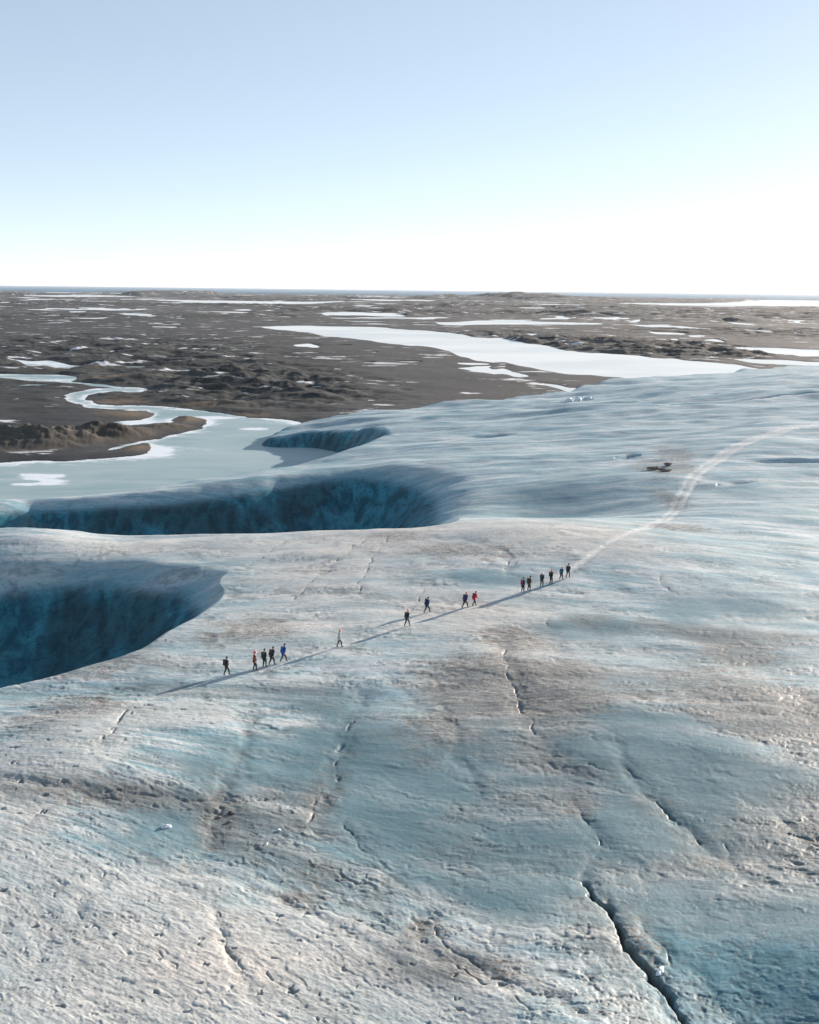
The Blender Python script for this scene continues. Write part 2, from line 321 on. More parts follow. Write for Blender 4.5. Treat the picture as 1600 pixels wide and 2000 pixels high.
    z = z - .10*path + .03*gnoise(x/.5, y/.5, 99)*path*fade(.5)
    dirt_shade = np.clip(sum(b(x, y) for b in DIRT)*1.2, 0, 1.1)
    df = fbm(u*.9, v*.22, 101, 4) + .6*fbm(x*.35, y*.35, 104, 3)
    dirt_shade = sst(.25, 1.2, dirt_shade*1.2 + .5*df)*.95
    dirt_shade = np.clip(dirt_shade + cd*.9, 0, 1)
    return z, blue, dirt_shade, crust, path, dp, np.clip(gro, 0, 1)+np.zeros(np.shape(x)), streak+np.zeros(np.shape(x)), u, v, np.clip(crest,0,1)+np.zeros(np.shape(x))
def hit(px, py):
    """where the photo ray meets the ice"""
    d = ROT @ np.array([(px-800)/FPX, (1000-py)/FPX, -1.0])
    t0 = (3-CAM[2])/d[2]; t1 = (-25-CAM[2])/d[2]
    t = np.linspace(t0, t1, 3000); x = CAM[0]+d[0]*t; y = CAM[1]+d[1]*t; zz = CAM[2]+d[2]*t
    g = glacier(x, y)[0]; i = int(np.argmax(zz < g))
    return Vector((x[i], y[i], g[i]))
# ------------------------------------------------------------------ mesh + materials
def tag(o, label=None, cat=None, group=None, kind=None):
    if label: o['label'] = label
    if cat: o['category'] = cat
    if group: o['group'] = group
    if kind: o['kind'] = kind
    return o
def link(o, parent=None):
    sc.collection.objects.link(o)
    if parent: o.parent = parent
    return o
def np_mesh(name, V, F, mat, attrs=None, smooth=True):
    me = bpy.data.meshes.new(name)
    me.vertices.add(len(V)); me.vertices.foreach_set('co', np.ascontiguousarray(V, np.float32).ravel())
    k = F.shape[1]
    me.loops.add(F.size); me.loops.foreach_set('vertex_index', F.astype(np.int32).ravel())
    me.polygons.add(len(F)); me.polygons.foreach_set('loop_start', np.arange(0, F.size, k, dtype=np.int32))
    me.polygons.foreach_set('use_smooth', np.full(len(F), smooth))
    me.update(calc_edges=True)
    for n, a in (attrs or {}).items():
        at = me.attributes.new(n, 'FLOAT', 'POINT'); at.data.foreach_set('value', np.ascontiguousarray(a, np.float32).ravel())
    me.materials.append(mat)
    return me
def compact(V, F, attrs):
    used = np.zeros(len(V), bool); used[F.ravel()] = True
    idx = np.cumsum(used)-1
    return V[used], idx[F], {k: a[used] for k, a in attrs.items()}
def grid_faces(nr, nc):
    i = np.arange(nr*nc).reshape(nr, nc)
    return np.stack([i[:-1, :-1], i[:-1, 1:], i[1:, 1:], i[1:, :-1]], -1).reshape(-1, 4)
class NT:
    def __init__(s, name):
        s.m = bpy.data.materials.new(name); s.m.use_nodes = True; s.t = s.m.node_tree
        s.b = s.t.nodes['Principled BSDF']; s.pos = s.t.nodes.new('ShaderNodeNewGeometry').outputs['Position']
    def _in(s, sock, v):
        if isinstance(v, bpy.types.NodeSocket): s.t.links.new(v, sock)
        elif isinstance(v, (tuple, list)) and len(v) == 3 and sock.type == 'RGBA': sock.default_value = (*v, 1)
        else: sock.default_value = v
    def attr(s, n):
        a = s.t.nodes.new('ShaderNodeAttribute'); a.attribute_name = n; return a.outputs['Fac']
    def math(s, op, a, b=0.0, c=0.0, clamp=False):
        n = s.t.nodes.new('ShaderNodeMath'); n.operation = op; n.use_clamp = clamp
        for i, v in enumerate((a, b, c)): s._in(n.inputs[i], v)
        return n.outputs[0]
    def noise(s, scale, detail=4, rough=.55, vec=(1, 1, 1), dist=0.0):
        mp = s.t.nodes.new('ShaderNodeMapping'); s.t.links.new(s.pos, mp.inputs[0]); mp.inputs['Scale'].default_value = vec
        n = s.t.nodes.new('ShaderNodeTexNoise'); s.t.links.new(mp.outputs[0], n.inputs['Vector'])
        n.inputs['Scale'].default_value = scale; n.inputs['Detail'].default_value = detail; n.inputs['Roughness'].default_value = rough
        n.inputs['Distortion'].default_value = dist
        return n.outputs[0]
    def ramp(s, f, a, b, lo=0.0, hi=1.0):
        n = s.t.nodes.new('ShaderNodeMapRange'); n.interpolation_type = 'SMOOTHSTEP'
        for i, v in enumerate((f, a, b, lo, hi)): s._in(n.inputs[i], v)
        return n.outputs[0]
    def mix(s, f, a, b):
        n = s.t.nodes.new('ShaderNodeMix'); n.data_type = 'RGBA'
        s._in(n.inputs[0], f); s._in(n.inputs[6], a); s._in(n.inputs[7], b); return n.outputs[2]
    def bump(s, h, strength, dist):
        n = s.t.nodes.new('ShaderNodeBump'); s._in(n.inputs['Height'], h); n.inputs['Strength'].default_value = strength
        n.inputs['Distance'].default_value = dist; s.t.links.new(n.outputs[0], s.b.inputs['Normal']); return n
    def set(s, **k):
        for n, v in k.items(): s._in(s.b.inputs[n.replace('_', ' ')], v)
        return s.m
def ice_material():
    s = NT('glacier ice')
    blue, dirt_shade, crust, path, deep, streak, gro, crest = [s.attr(n) for n in ('blue', 'dirt_shade', 'crust', 'path', 'deep', 'streak', 'groove', 'crest')]
    n1 = s.noise(.9, 6, .6, (1, 1.6, 1)); n2 = s.noise(6, 5, .6); n3 = s.noise(.12, 5, .55, (.5, 1.8, 1)); n4 = s.noise(28, 4, .65)
    # layering that follows the foliation
    cb = s.t.nodes.new('ShaderNodeCombineXYZ'); s.t.links.new(s.attr('fu'), cb.inputs[0]); s.t.links.new(s.attr('fv'), cb.inputs[1])
    keep = s.pos; s.pos = cb.outputs[0]
    f1 = s.noise(1.0, 8, .68, (.55, .07, 1)); f2 = s.noise(1.0, 6, .7, (4.5, 1.1, 1)); f3 = s.noise(1.0, 6, .62, (.16, .012, 1))
    f4 = s.noise(1.0, 7, .72, (2.2, .5, 1), .3); s.pos = keep
    clean = s.mix(s.ramp(n3, .35, .65), (.25, .365, .395), (.46, .50, .505))
    clean = s.mix(s.math('MULTIPLY', s.ramp(f3, .45, .60), .8), clean, (.57, .60, .605))
    clean = s.mix(s.math('MULTIPLY', s.ramp(f1, .44, .60), .85), clean, (.13, .285, .35))
    clean = s.mix(s.math('MULTIPLY', s.ramp(f1, .46, .34), .5), clean, (.56, .56, .545))
    clean = s.mix(s.math('MULTIPLY', s.ramp(streak, -.1, .9), .4), clean, (.22, .35, .39))
    clean = s.mix(s.math('MULTIPLY', s.ramp(n1, .46, .64), .35), clean, (.30, .345, .35))
    c = s.mix(s.math('MULTIPLY', crust, s.ramp(n1, .3, .6, .9, .55)), clean, (.49, .50, .485))
    c = s.mix(s.math('MULTIPLY', s.attr('cream'), s.ramp(n3, .3, .6, .55, .9)), c, s.mix(n1, (.44, .43, .41), (.65, .605, .55)))
    bluec = s.mix(n1, (.085, .18, .215), (.165, .27, .305))
    c = s.mix(s.math('MULTIPLY', blue, .85), c, bluec)
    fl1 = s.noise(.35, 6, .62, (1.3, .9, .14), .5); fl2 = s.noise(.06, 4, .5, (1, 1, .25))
    deepc = s.mix(s.ramp(fl1, .36, .62), (.010, .070, .100), (.040, .20, .265))  # dense blue wall ice; its darkening with depth also paints the hollows' shade
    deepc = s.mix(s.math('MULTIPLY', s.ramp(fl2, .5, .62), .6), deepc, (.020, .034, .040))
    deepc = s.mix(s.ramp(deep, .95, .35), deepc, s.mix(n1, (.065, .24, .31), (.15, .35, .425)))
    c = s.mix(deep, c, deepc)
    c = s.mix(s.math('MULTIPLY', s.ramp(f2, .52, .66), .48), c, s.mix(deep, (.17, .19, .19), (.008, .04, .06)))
    c = s.mix(s.math('MULTIPLY', s.ramp(f2, .46, .33), s.math('MULTIPLY', s.math('SUBTRACT', 1.0, deep), .35)), c, (.60, .59, .565))
    c = s.mix(s.math('MULTIPLY', s.math('MULTIPLY', crest, s.math('SUBTRACT', 1.0, deep)), .35), c, (.62, .60, .56))
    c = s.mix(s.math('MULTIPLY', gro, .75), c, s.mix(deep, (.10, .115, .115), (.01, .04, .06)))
    c = s.mix(s.math('MULTIPLY', path, s.ramp(n2, .35, .6, .45, .85)), c, (.63, .62, .60))
    d2 = s.math('MULTIPLY', dirt_shade, s.ramp(s.math('ADD', s.math('MULTIPLY', f2, .6), s.math('MULTIPLY', n2, .5)), .47, .66, .12, 1.0))
    c = s.mix(d2, c, s.mix(n4, (.070, .048, .033), (.24, .175, .125)))
    sp = s.math('MULTIPLY', s.ramp(n4, .64, .71), s.ramp(n1, .45, .6)); c = s.mix(s.math('MULTIPLY', sp, .6), c, (.10, .09, .08))
    rel = s.math('ADD', s.math('ADD', s.math('MULTIPLY', n2, .30), s.math('MULTIPLY', n4, .14)), s.math('MULTIPLY', f2, .45))
    rel = s.math('ADD', rel, s.math('MULTIPLY', s.ramp(f4, .40, .60), s.math('MULTIPLY', s.math('SUBTRACT', 1.0, s.math('MULTIPLY', blue, .75)), .5)))
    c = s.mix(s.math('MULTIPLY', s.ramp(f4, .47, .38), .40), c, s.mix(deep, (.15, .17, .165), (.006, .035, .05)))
    c = s.mix(s.math('MULTIPLY', s.ramp(n2, .50, .66), s.math('MULTIPLY', s.math('SUBTRACT', 1.0, deep), .30)), c, (.16, .20, .21))
    c = s.mix(s.math('MULTIPLY', s.attr('soot_shade'), s.math('MULTIPLY', s.math('SUBTRACT', 1.0, deep), s.ramp(f1, .35, .6, .40, .78))), c, s.mix(blue, (.115, .125, .125), (.06, .125, .15)))
    s.bump(rel, .38, .10)
    return s.set(Base_Color=c, Roughness=s.ramp(n2, .3, .7, .4, .65), IOR=1.31, Specular_IOR_Level=s.ramp(deep, 0, 1, .5, .12))
ICE = ice_material()
# glacier mesh: rows and columns spaced finely near, coarsely far
rows = np.concatenate([np.arange(2300, 1000, -1.7), np.arange(1000, 690, -1.15), np.arange(690, 640, -2.5)])
cols = np.arange(-460, 2062, 2.0)
gx, gy = np.meshgrid(cols, rows)
_xy = P(gx, gy, 0.0)
GX = _xy[..., 0]; GY = _xy[..., 1]
spacing = np.maximum(np.abs(np.gradient(GY, axis=0)), np.abs(np.gradient(GX, axis=1)))
gz, g_bl, g_di, g_cr, g_pa, g_dp, g_gr, g_st, g_u, g_v, g_cs = glacier(GX, GY, spacing)
g_so = sdf(GX, GY, OUTP)
g_deep_shade = np.maximum(np.maximum(sst(.25, 3.2, g_dp), sst(.3, 2.5, g_so))*.97, .66*np.clip(sst(.05,.8,1.3*Blob(1500,1940,230,130)(GX,GY)+.7*Blob(1390,1900,70,90)(GX,GY)+.5*Blob(1290,1830,45,45)(GX,GY)+.25*fbm(GX*.2,GY*.2,48,3)),0,1))  # blobs give open ice beside the crack a blue tint and painted shade
F = grid_faces(*GX.shape)
V = np.stack([GX, GY, gz], -1).reshape(-1, 3)
keep = V[F][:, :, 2].max(1) > -23.5
F = F[keep]
att = dict(blue=g_bl.ravel(), dirt_shade=g_di.ravel(), crust=g_cr.ravel(), path=g_pa.ravel(), deep=g_deep_shade.ravel(), streak=g_st.ravel(), groove=g_gr.ravel(), fu=g_u.ravel(), fv=g_v.ravel(), crest=g_cs.ravel(), cream=np.clip(sum(b(GX, GY) for b in CREAM), 0, 1).ravel(),
           soot_shade=sst(.1, 1.15, np.clip(sum(b(GX, GY) for b in SOOT_SHADE), 0, 1.2)+.55*fbm(g_u*.22, g_v*.10, 47, 4)).ravel())
ispath = (att['path'][F].mean(1) > .42) & (V[F][:, :, 1].mean(1) > 70)
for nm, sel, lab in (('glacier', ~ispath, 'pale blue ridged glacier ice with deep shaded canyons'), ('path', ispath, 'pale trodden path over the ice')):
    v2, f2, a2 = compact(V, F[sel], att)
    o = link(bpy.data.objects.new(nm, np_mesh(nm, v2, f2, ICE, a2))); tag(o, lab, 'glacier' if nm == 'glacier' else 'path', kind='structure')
# ------------------------------------------------------------------ outwash plain
def PL(pp, n=1): 
    q = W(pp, PLAIN, 0); return smooth_pts(np.vstack([q, q[:1]]), n)[:-1] if n else q
LAGOON = PL([(-500,945),(-100,914),(0,906),(50,902),(200,897),(270,891),(298,883),(298,866),(265,869),(212,882),(212,876),(250,868),(310,857),(350,847),(388,840),(395,830),(402,820),(380,812),(348,814),(330,826),(290,828),(240,832),(205,828),(240,822),(290,818),(306,808),(280,802),(200,799),(150,792),(120,779),(135,768),(180,760),(240,756),(283,758),(290,764),(270,768),(215,764),(180,770),(166,778),(185,787),(205,793),(300,792),(350,797),(400,802),(475,815),(540,819),(585,822),(592,830),(620,835),(700,830),(800,835),(820,960),(700,1010),(-500,1080)], 1)
RIV2 = PL([(-500,728),(0,730),(70,730),(138,735),(145,742),(128,747),(225,753),(250,757),(200,757),(140,752),(60,740),(0,737),(-500,740)], 1)
RIV3 = PL([(50,702),(95,706),(120,713),(155,716),(140,721),(85,718)], 1)
RIV4 = PL([(194,687),(210,685),(224,686),(215,689)], 1)
RIV5 = PL([(60,752),(90,750),(125,750),(100,753)], 1)
WHITE = [PL(p, 1) for p in [
 [(510,638),(560,636),(640,638),(735,638),(800,645),(880,650),(960,662),(1060,672),(1110,685),(1150,690),(1200,692),(1260,697),(1330,705),(1400,708),(1470,716),(1520,730),(1400,755),(1280,741),(1230,739),(1150,735),(1040,720),(965,709),(935,702),(865,682),(800,675),(700,663),(600,650),(520,642)],
 [(905,708),(965,710),(950,714),(915,712)], [(905,719),(935,717),(965,714),(955,719),(985,727),(1010,731),(1020,736),(995,738),(965,731),(935,724)], [(1043,748),(1075,749),(1120,758),(1165,765),(1170,775),(1120,768),(1080,757)],
 [(627,612),(660,610),(750,611),(800,617),(780,619),(700,618),(640,617)],
 [(835,629),(900,628),(1000,624),(1060,628),(1140,630),(1170,633),(1100,634),(1000,634),(900,635),(850,634)],
 [(1215,634),(1300,636),(1400,642),(1425,645),(1300,643)], [(1270,648),(1330,652),(1300,655),(1275,652)], [(1330,655),(1390,654),(1380,658),(1340,659)],
 [(1450,678),(1520,680),(1600,684),(1900,690),(1900,700),(1600,697),(1560,697),(1480,688)], [(1430,701),(1500,702),(1600,708),(1900,712),(1900,718),(1600,715),(1500,712)],
 [(310,585),(360,586),(500,588),(620,590),(700,588),(640,593),(520,595),(460,594),(330,588)], [(160,613),(230,612),(300,613),(310,617),(240,618)], [(195,604),(220,602),(258,605),(240,607)],
 [(400,609),(430,608),(520,611),(470,612)], [(450,604),(500,604),(490,607)], [(640,583),(760,585),(900,588),(780,589)],
 [(1150,593),(1300,592),(1440,592),(1480,584),(1600,586),(1900,590),(1900,605),(1600,600),(1400,597),(1250,596)],
 [(310,638),(370,638),(360,641),(320,640)], [(580,674),(610,671),(655,677),(640,681),(590,678)], [(435,722),(460,722),(455,725),(438,724)], [(550,730),(562,729),(560,732)], [(480,712),(500,713),(495,715)], [(645,739),(660,739),(655,741)],
 [(20,577),(150,576),(300,579),(150,581)], [(1220,630),(1240,626),(1262,624),(1255,628),(1238,631)], [(1000,600),(1100,601),(1050,604)], [(830,598),(950,597),(900,601)], [(1300,610),(1420,612),(1350,614)], [(1440,628),(1470,632),(1500,636),(1460,634)]]]
HILLS = [Blob(px, py, rx, ry, PLAIN) for px, py, rx, ry in []]
nth = 1400; th = np.linspace(R(-37), R(37), nth); dd = np.exp(np.linspace(math.log(205), math.log(9800), 1000))
TH, DD = np.meshgrid(th, dd); PX = DD*np.tan(TH); PY = DD.copy()
def zb(px, py, rx, ry, h): return Blob(px, py, rx, ry, PLAIN), h
HUM = [zb(*a) for a in [(300,700,330,45,1.0),(560,760,160,35,1.3),(100,670,220,30,.9),(1150,670,180,14,1.6),(1300,680,150,12,1.6),(1500,650,200,12,1.0),(1250,615,300,6,1.0),(900,600,300,4,.7),(1000,655,120,8,1.4),(1380,692,110,8,1.4),(700,780,80,15,.5),(450,740,160,30,1.1)]]
def plain(x, y):
    D = np.hypot(x, y)
    # shoreline jitter grows with distance so that far shores stay ragged
    a = D*.012
    jx = x + a*1.5*fbm(x/(a*4+6), y/(a*9+6), 201, 3); jy = y + a*.5*fbm(x/(a*5+6)+9, y/(a*9+6), 202, 3)*2
    lake = np.full(np.shape(x), 1e9)
    for p in WHITE + [RIV2, RIV3, RIV4, RIV5]:
        lo = p.min(0)-60; hi = p.max(0)+60
        m = (x > lo[0]) & (x < hi[0]) & (y > lo[1]) & (y < hi[1])
        if m.any(): lake[m] = np.minimum(lake[m], sdf(jx[m], jy[m], p))
    lx = x+2.0*fbm(x*.08, y*.05, 205, 3); ly = y+2.5*fbm(x*.06, y*.05, 206, 3)
    lag = sdf(lx, ly, LAGOON)
    lake = np.minimum(lake, lag)
    hm = np.clip(sum(b(x, y)*h for b, h in HUM), 0, 1.6)
    farh = sst(1100, 2200, D)
    hm = hm + .9*farh*sst(-.15, .45, fbm(x/700, y/900, 211, 3)+.1)
    sc_ = 1+farh*2.0
    n = fbm(x/(34*sc_), y/(26*sc_), 221, 4, .42)
    n2 = 1-np.abs(gnoise(x/(42*sc_), y/(34*sc_), 222))*2
    h = .55 + hm*(1.9*(n+.4)+.7*n2*np.clip(n+.6, 0, 1)+.5*fbm(x/(9*sc_), y/(7*sc_), 225, 3))*(1+farh*1.4)
    h = h + .25*fbm(x/60, y/80, 231, 4) + .8*farh*np.maximum(fbm(x/260, y/500, 232, 4), -.5)
    # small ponds: long low spots
    pond = gnoise(x/(60+farh*160), y/(70+farh*230), 241)+.55*gnoise(x/(22+farh*40), y/(30+farh*70), 242)
    thr = .86-.42*farh-.16*sst(1000, 1500, D)-.22*sst(3200,5500,D)
    h = h - 8*np.clip(pond-thr, 0, .4)*(D > 420)*(1-sst(.25,.9,hm)*.4*(1-farh))
    for (px, py, rx, ry, hh) in [(345,576,60,2.4,24),(395,578,40,1.6,16),(1005,584,60,2.6,13),(930,584,60,2,12),(1180,586,150,2,10),(1100,587,90,2,12),(850,583,40,1.5,14),(60,576,60,1.5,10),(560,583,200,1.5,10)]:
        b = Blob(px, py, rx, ry, PLAIN); h = h + hh*sst(.05, .6, b(x, y)*(1+.5*fbm(x/150, y/200, 251, 3)))
    # the moraine knoll between lagoon and river
    kn = sum(Blob(a, b, c, d, PLAIN)(x, y)*e for a, b, c, d, e in [(20,868,90,14,6),(110,866,60,12,5.2),(190,858,60,10,5.6),(250,852,45,8,3.4),(320,838,50,6,3),(-120,870,120,16,7)])
    h = h + .72*kn*(.75+.30*fbm(x/16, y/9, 261, 4, .5)+.14*fbm(x/4, y/3.5, 263, 3, .5)) 
    # shores
    h = np.where(lake < 0, np.minimum(h, -.6*sst(0, 2.5+D*.001, -lake)-.05), h*sst(-1.5, 9+D*.004, lake)+.12)
    h = h - 2.5*sst(9300, 9700, y+120*fbm(x/900, y/900, 271, 2))   # the coast
    h = np.where(y > 6400, h - 2.2*sst(6800, 7600, y - x*.12 + 500*fbm(x/1500, y/1500, 272, 3)) , h)
    bar = np.zeros(np.shape(x))
    for a in [(380,820,30,8),(275,876,30,7),(250,812,60,6),(400,795,70,3.5),(240,740,80,2.5),(150,720,60,2.5),(470,812,60,3),(230,785,60,6)]:
        bar = np.maximum(bar, Blob(*a, PLAIN)(x, y))
    bar = np.maximum(bar, .3*sst(.2, 1.2, kn))
    hum = np.maximum(sst(.1, .9, hm), farh*sst(-.1, .5, fbm(x/260, y/380, 281, 4)+.25*sst(-200, 900, x))) ; hum = np.maximum(hum, sst(.8, 3, kn))
    return PLAIN + h, hum, bar, lake
pz, p_hum, p_bar, p_lake = plain(PX, PY)
def plain_material():
    s = NT('outwash gravel')
    hum, bar = s.attr('hummock'), s.attr('bar')
    n1 = s.noise(.035, 7, .62, (1, .6, 1)); n2 = s.noise(.25, 6, .65, (1, .7, 1)); n3 = s.noise(.006, 6, .6, (.6, 1, 1))
    sand = s.mix(s.ramp(n1, .35, .65), (.020, .025, .031), (.037, .042, .048))
    n5 = s.noise(.05, 6, .6, (.7, 1.3, 1))
    hm = s.mix(s.ramp(n5, .44, .54), (.010, .015, .019), (.042, .048, .048)); hm = s.mix(s.math('MULTIPLY', s.ramp(n2, .45, .7), .5), hm, (.09, .085, .07))
    c = s.mix(hum, sand, hm)
    c = s.mix(s.math('MULTIPLY', s.ramp(n3, .52, .7), .5), c, (.024, .028, .029))
    c = s.mix(s.math('MULTIPLY', s.ramp(s.noise(.016, 9, .72, (.5, 1.2, 1)), .48, .57), .70), c, (.028, .031, .032))
    c = s.mix(s.math('MULTIPLY', bar, .75), c, s.mix(n2, (.12, .088, .055), (.17, .13, .09)))
    sn = s.math('MULTIPLY', s.ramp(s.noise(.05, 6, .62, (.45, 1.0, 1)), .600, .630), s.ramp(n3, .36, .48))
    c = s.mix(s.math('MULTIPLY', sn, s.ramp(bar, 0, .3, 1, 0)), c, (.55, .56, .58))
    s.bump(n2, .6, .5)
    return s.set(Base_Color=c, Roughness=.95, Specular_IOR_Level=.15)
V = np.stack([PX, PY, pz], -1).reshape(-1, 3); F = grid_faces(*PX.shape)
zm = V[F][:, :, 2].max(1)
# keep only what rises above the water and is not under the thick ice
V2, F2, A2 = compact(V, F[zm > PLAIN-.7], dict(hummock=p_hum.ravel(), bar=p_bar.ravel()))
o = link(bpy.data.objects.new('ground', np_mesh('ground', V2, F2, plain_material(), A2))); tag(o, 'dark gravel outwash plain and moraine hills', 'ground', kind='structure')
# ------------------------------------------------------------------ frozen lagoon and river, frozen lakes, sea
def lagoon_material():
    s = NT('lagoon ice'); sn = s.attr('snow')
    n1 = s.noise(.035, 6, .6, (.5, 1.2, 1), .6); n2 = s.noise(.3, 5, .6)
    c = s.mix(s.ramp(n1, .3, .7), (.20, .295, .31), (.30, .385, .395))
    f = s.math('ADD', sn, s.math('MULTIPLY', s.math('SUBTRACT', n1, .5), 1.9))
    f = s.math('ADD', f, s.math('MULTIPLY', s.math('SUBTRACT', n2, .5), .9))
    c = s.mix(s.math('MULTIPLY', s.ramp(s.noise(.12, 5, .6, (.25, 1, 1), 1.0), .5, .62), .35), c, (.36, .43, .44))
    c = s.mix(s.ramp(f, .42, .85), c, (.66, .70, .73))
    s.bump(n2, .15, .05)
    return s.set(Base_Color=c, Roughness=.5, IOR=1.31)
l1 = np.meshgrid(np.arange(-700, 760, 5.0), np.arange(1010, 690, -1.6))
LXY = P(l1[0], l1[1], PLAIN); lx, ly = LXY[..., 0], LXY[..., 1]
sd = sdf(lx, ly, LAGOON); snow = np.exp(-np.abs(sd+1.5*fbm(lx*.12, ly*.12, 301, 3))/6.5)*.9
snow = np.maximum(snow, sst(0, 3, sd)*.0 + (sd > 0)*.6)
for a in [(60,937,95,13),(310,880,35,7),(300,888,45,4),(500,838,40,3),(420,815,60,4),(270,825,50,4),(200,890,30,3)]:
    b = Blob(*a, PLAIN); snow = np.maximum(snow, sst(.15, .8, b(lx, ly)*(1+.5*fbm(lx*.05, ly*.12, 302, 4)))*.9)
snow = snow - .9*sst(.3, .8, Blob(35, 940, 55, 4, PLAIN)(lx, ly)) - .6*sst(.3, .8, Blob(350, 806, 40, 3, PLAIN)(lx, ly))
V = np.stack([lx, ly, np.full(lx.shape, PLAIN+.02)], -1).reshape(-1, 3)
o = link(bpy.data.objects.new('frozen_lagoon', np_mesh('frozen_lagoon', V, grid_faces(*lx.shape), lagoon_material(), dict(snow=snow.ravel()))))
tag(o, 'teal frozen lagoon and winding river with snowy shores', 'lagoon', kind='structure')
def white_material():
    s = NT('snowy lake ice'); n1 = s.noise(.01, 6, .6, (.5, 1, 1), .5); n2 = s.noise(.004, 5, .6, (.4, 1, 1))
    c = s.mix(s.ramp(n1, .35, .65), (.50, .57, .59), (.65, .685, .685)); s.bump(n1, .1, .3)
    return s.set(Base_Color=c, Roughness=.6)
def sheet(name, x0, x1, y0, y1, z, mat, nx=24, ny=24):
    x, y = np.meshgrid(np.linspace(x0, x1, nx), np.linspace(y0, y1, ny))
    return link(bpy.data.objects.new(name, np_mesh(name, np.stack([x, y, np.full(x.shape, z)], -1).reshape(-1, 3), grid_faces(*x.shape), mat)))
o = sheet('frozen_lake', -8000, 8000, 300, 7500, PLAIN, white_material()); tag(o, 'white frozen lakes and ponds on the plain', 'lake', kind='structure')
def sea_material():
    s = NT('sea water'); n = s.noise(.02, 4, .6, (.3, 1, 1)); s.bump(n, .3, 1.0)
    return s.set(Base_Color=s.mix(n, (.03, .13, .22), (.05, .16, .26)), Roughness=1.0, Specular_IOR_Level=.1, IOR=1.33)
o = sheet('sea', -60000, 60000, 5200, 70000, PLAIN-1.4, sea_material(), 40, 40); tag(o, 'blue sea along the horizon', 'sea', kind='structure')
# under-sheet so that nothing is open below the terrain
def under():
    s = NT('bedrock'); return s.set(Base_Color=(.06, .055, .05), Roughness=.9)
o = sheet('bedrock', -60000, 60000, -3000, 70000, PLAIN-9, under(), 4, 4); tag(o, 'dark ground under ice and water', 'ground', kind='structure')
# ------------------------------------------------------------------ walkers
def cloth(name, col, rough=.75):
    s = NT(name); n = s.noise(14, 4, .6)
    s.bump(n, .5, .03)
    return s.set(Base_Color=s.mix(n, tuple(c*.75 for c in col), tuple(min(1, c*1.2) for c in col)), Roughness=rough)
_mc = {}
def CM(col, kind='cloth', rough=.75):
    k = (col, kind)
    if k not in _mc: _mc[k] = cloth(kind, col, rough)
    return _mc[k]
def skin(name, verts, edges, radii, mat, parent, levels=1, root=0):
    me = bpy.data.meshes.new(name); me.from_pydata(verts, edges, [])
    o = link(bpy.data.objects.new(name, me), parent)
    o.modifiers.new('skin', 'SKIN').use_smooth_shade = True
    for i, r in enumerate(radii):
        sv = me.skin_vertices[0].data[i]; sv.radius = r if isinstance(r, tuple) else (r, r); sv.use_root = (i == root)
    ss = o.modifiers.new('sub', 'SUBSURF'); ss.levels = ss.render_levels = levels
    me.materials.append(mat); return o
def bm_obj(name, bm, mat, parent=None, smooth=True):
    me = bpy.data.meshes.new(name); bm.to_mesh(me); bm.free()
    for p in me.polygons: p.use_smooth = smooth
    me.materials.append(mat); return link(bpy.data.objects.new(name, me), parent)
def ball(r, scale, loc, u=14, v=9, cut=None):
    bm = bmesh.new(); bmesh.ops.create_uvsphere(bm, u_segments=u, v_segments=v, radius=r)
    if cut is not None: bmesh.ops.delete(bm, geom=[q for q in bm.verts if q.co.z < cut], context='VERTS')
    for q in bm.verts: q.co = Vector((q.co.x*scale[0]+loc[0], q.co.y*scale[1]+loc[1], q.co.z*scale[2]+loc[2]))
    return bm
def rbox(sx, sy, sz, loc, bev, taper=1.0, rotx=0.0):
    bm = bmesh.new(); bmesh.ops.create_cube(bm, size=1)
    for q in bm.verts:
        k = taper if q.co.z > 0 else 1.0
        q.co = Vector((q.co.x*sx*k, q.co.y*sy*k, q.co.z*sz))
    bmesh.ops.bevel(bm, geom=bm.edges[:], offset=bev, segments=3, profile=.6, affect='EDGES')
    bmesh.ops.rotate(bm, verts=bm.verts, cent=(0, 0, 0), matrix=Matrix.Rotation(rotx, 3, 'X'))
    bmesh.ops.translate(bm, verts=bm.verts, vec=loc); return bm
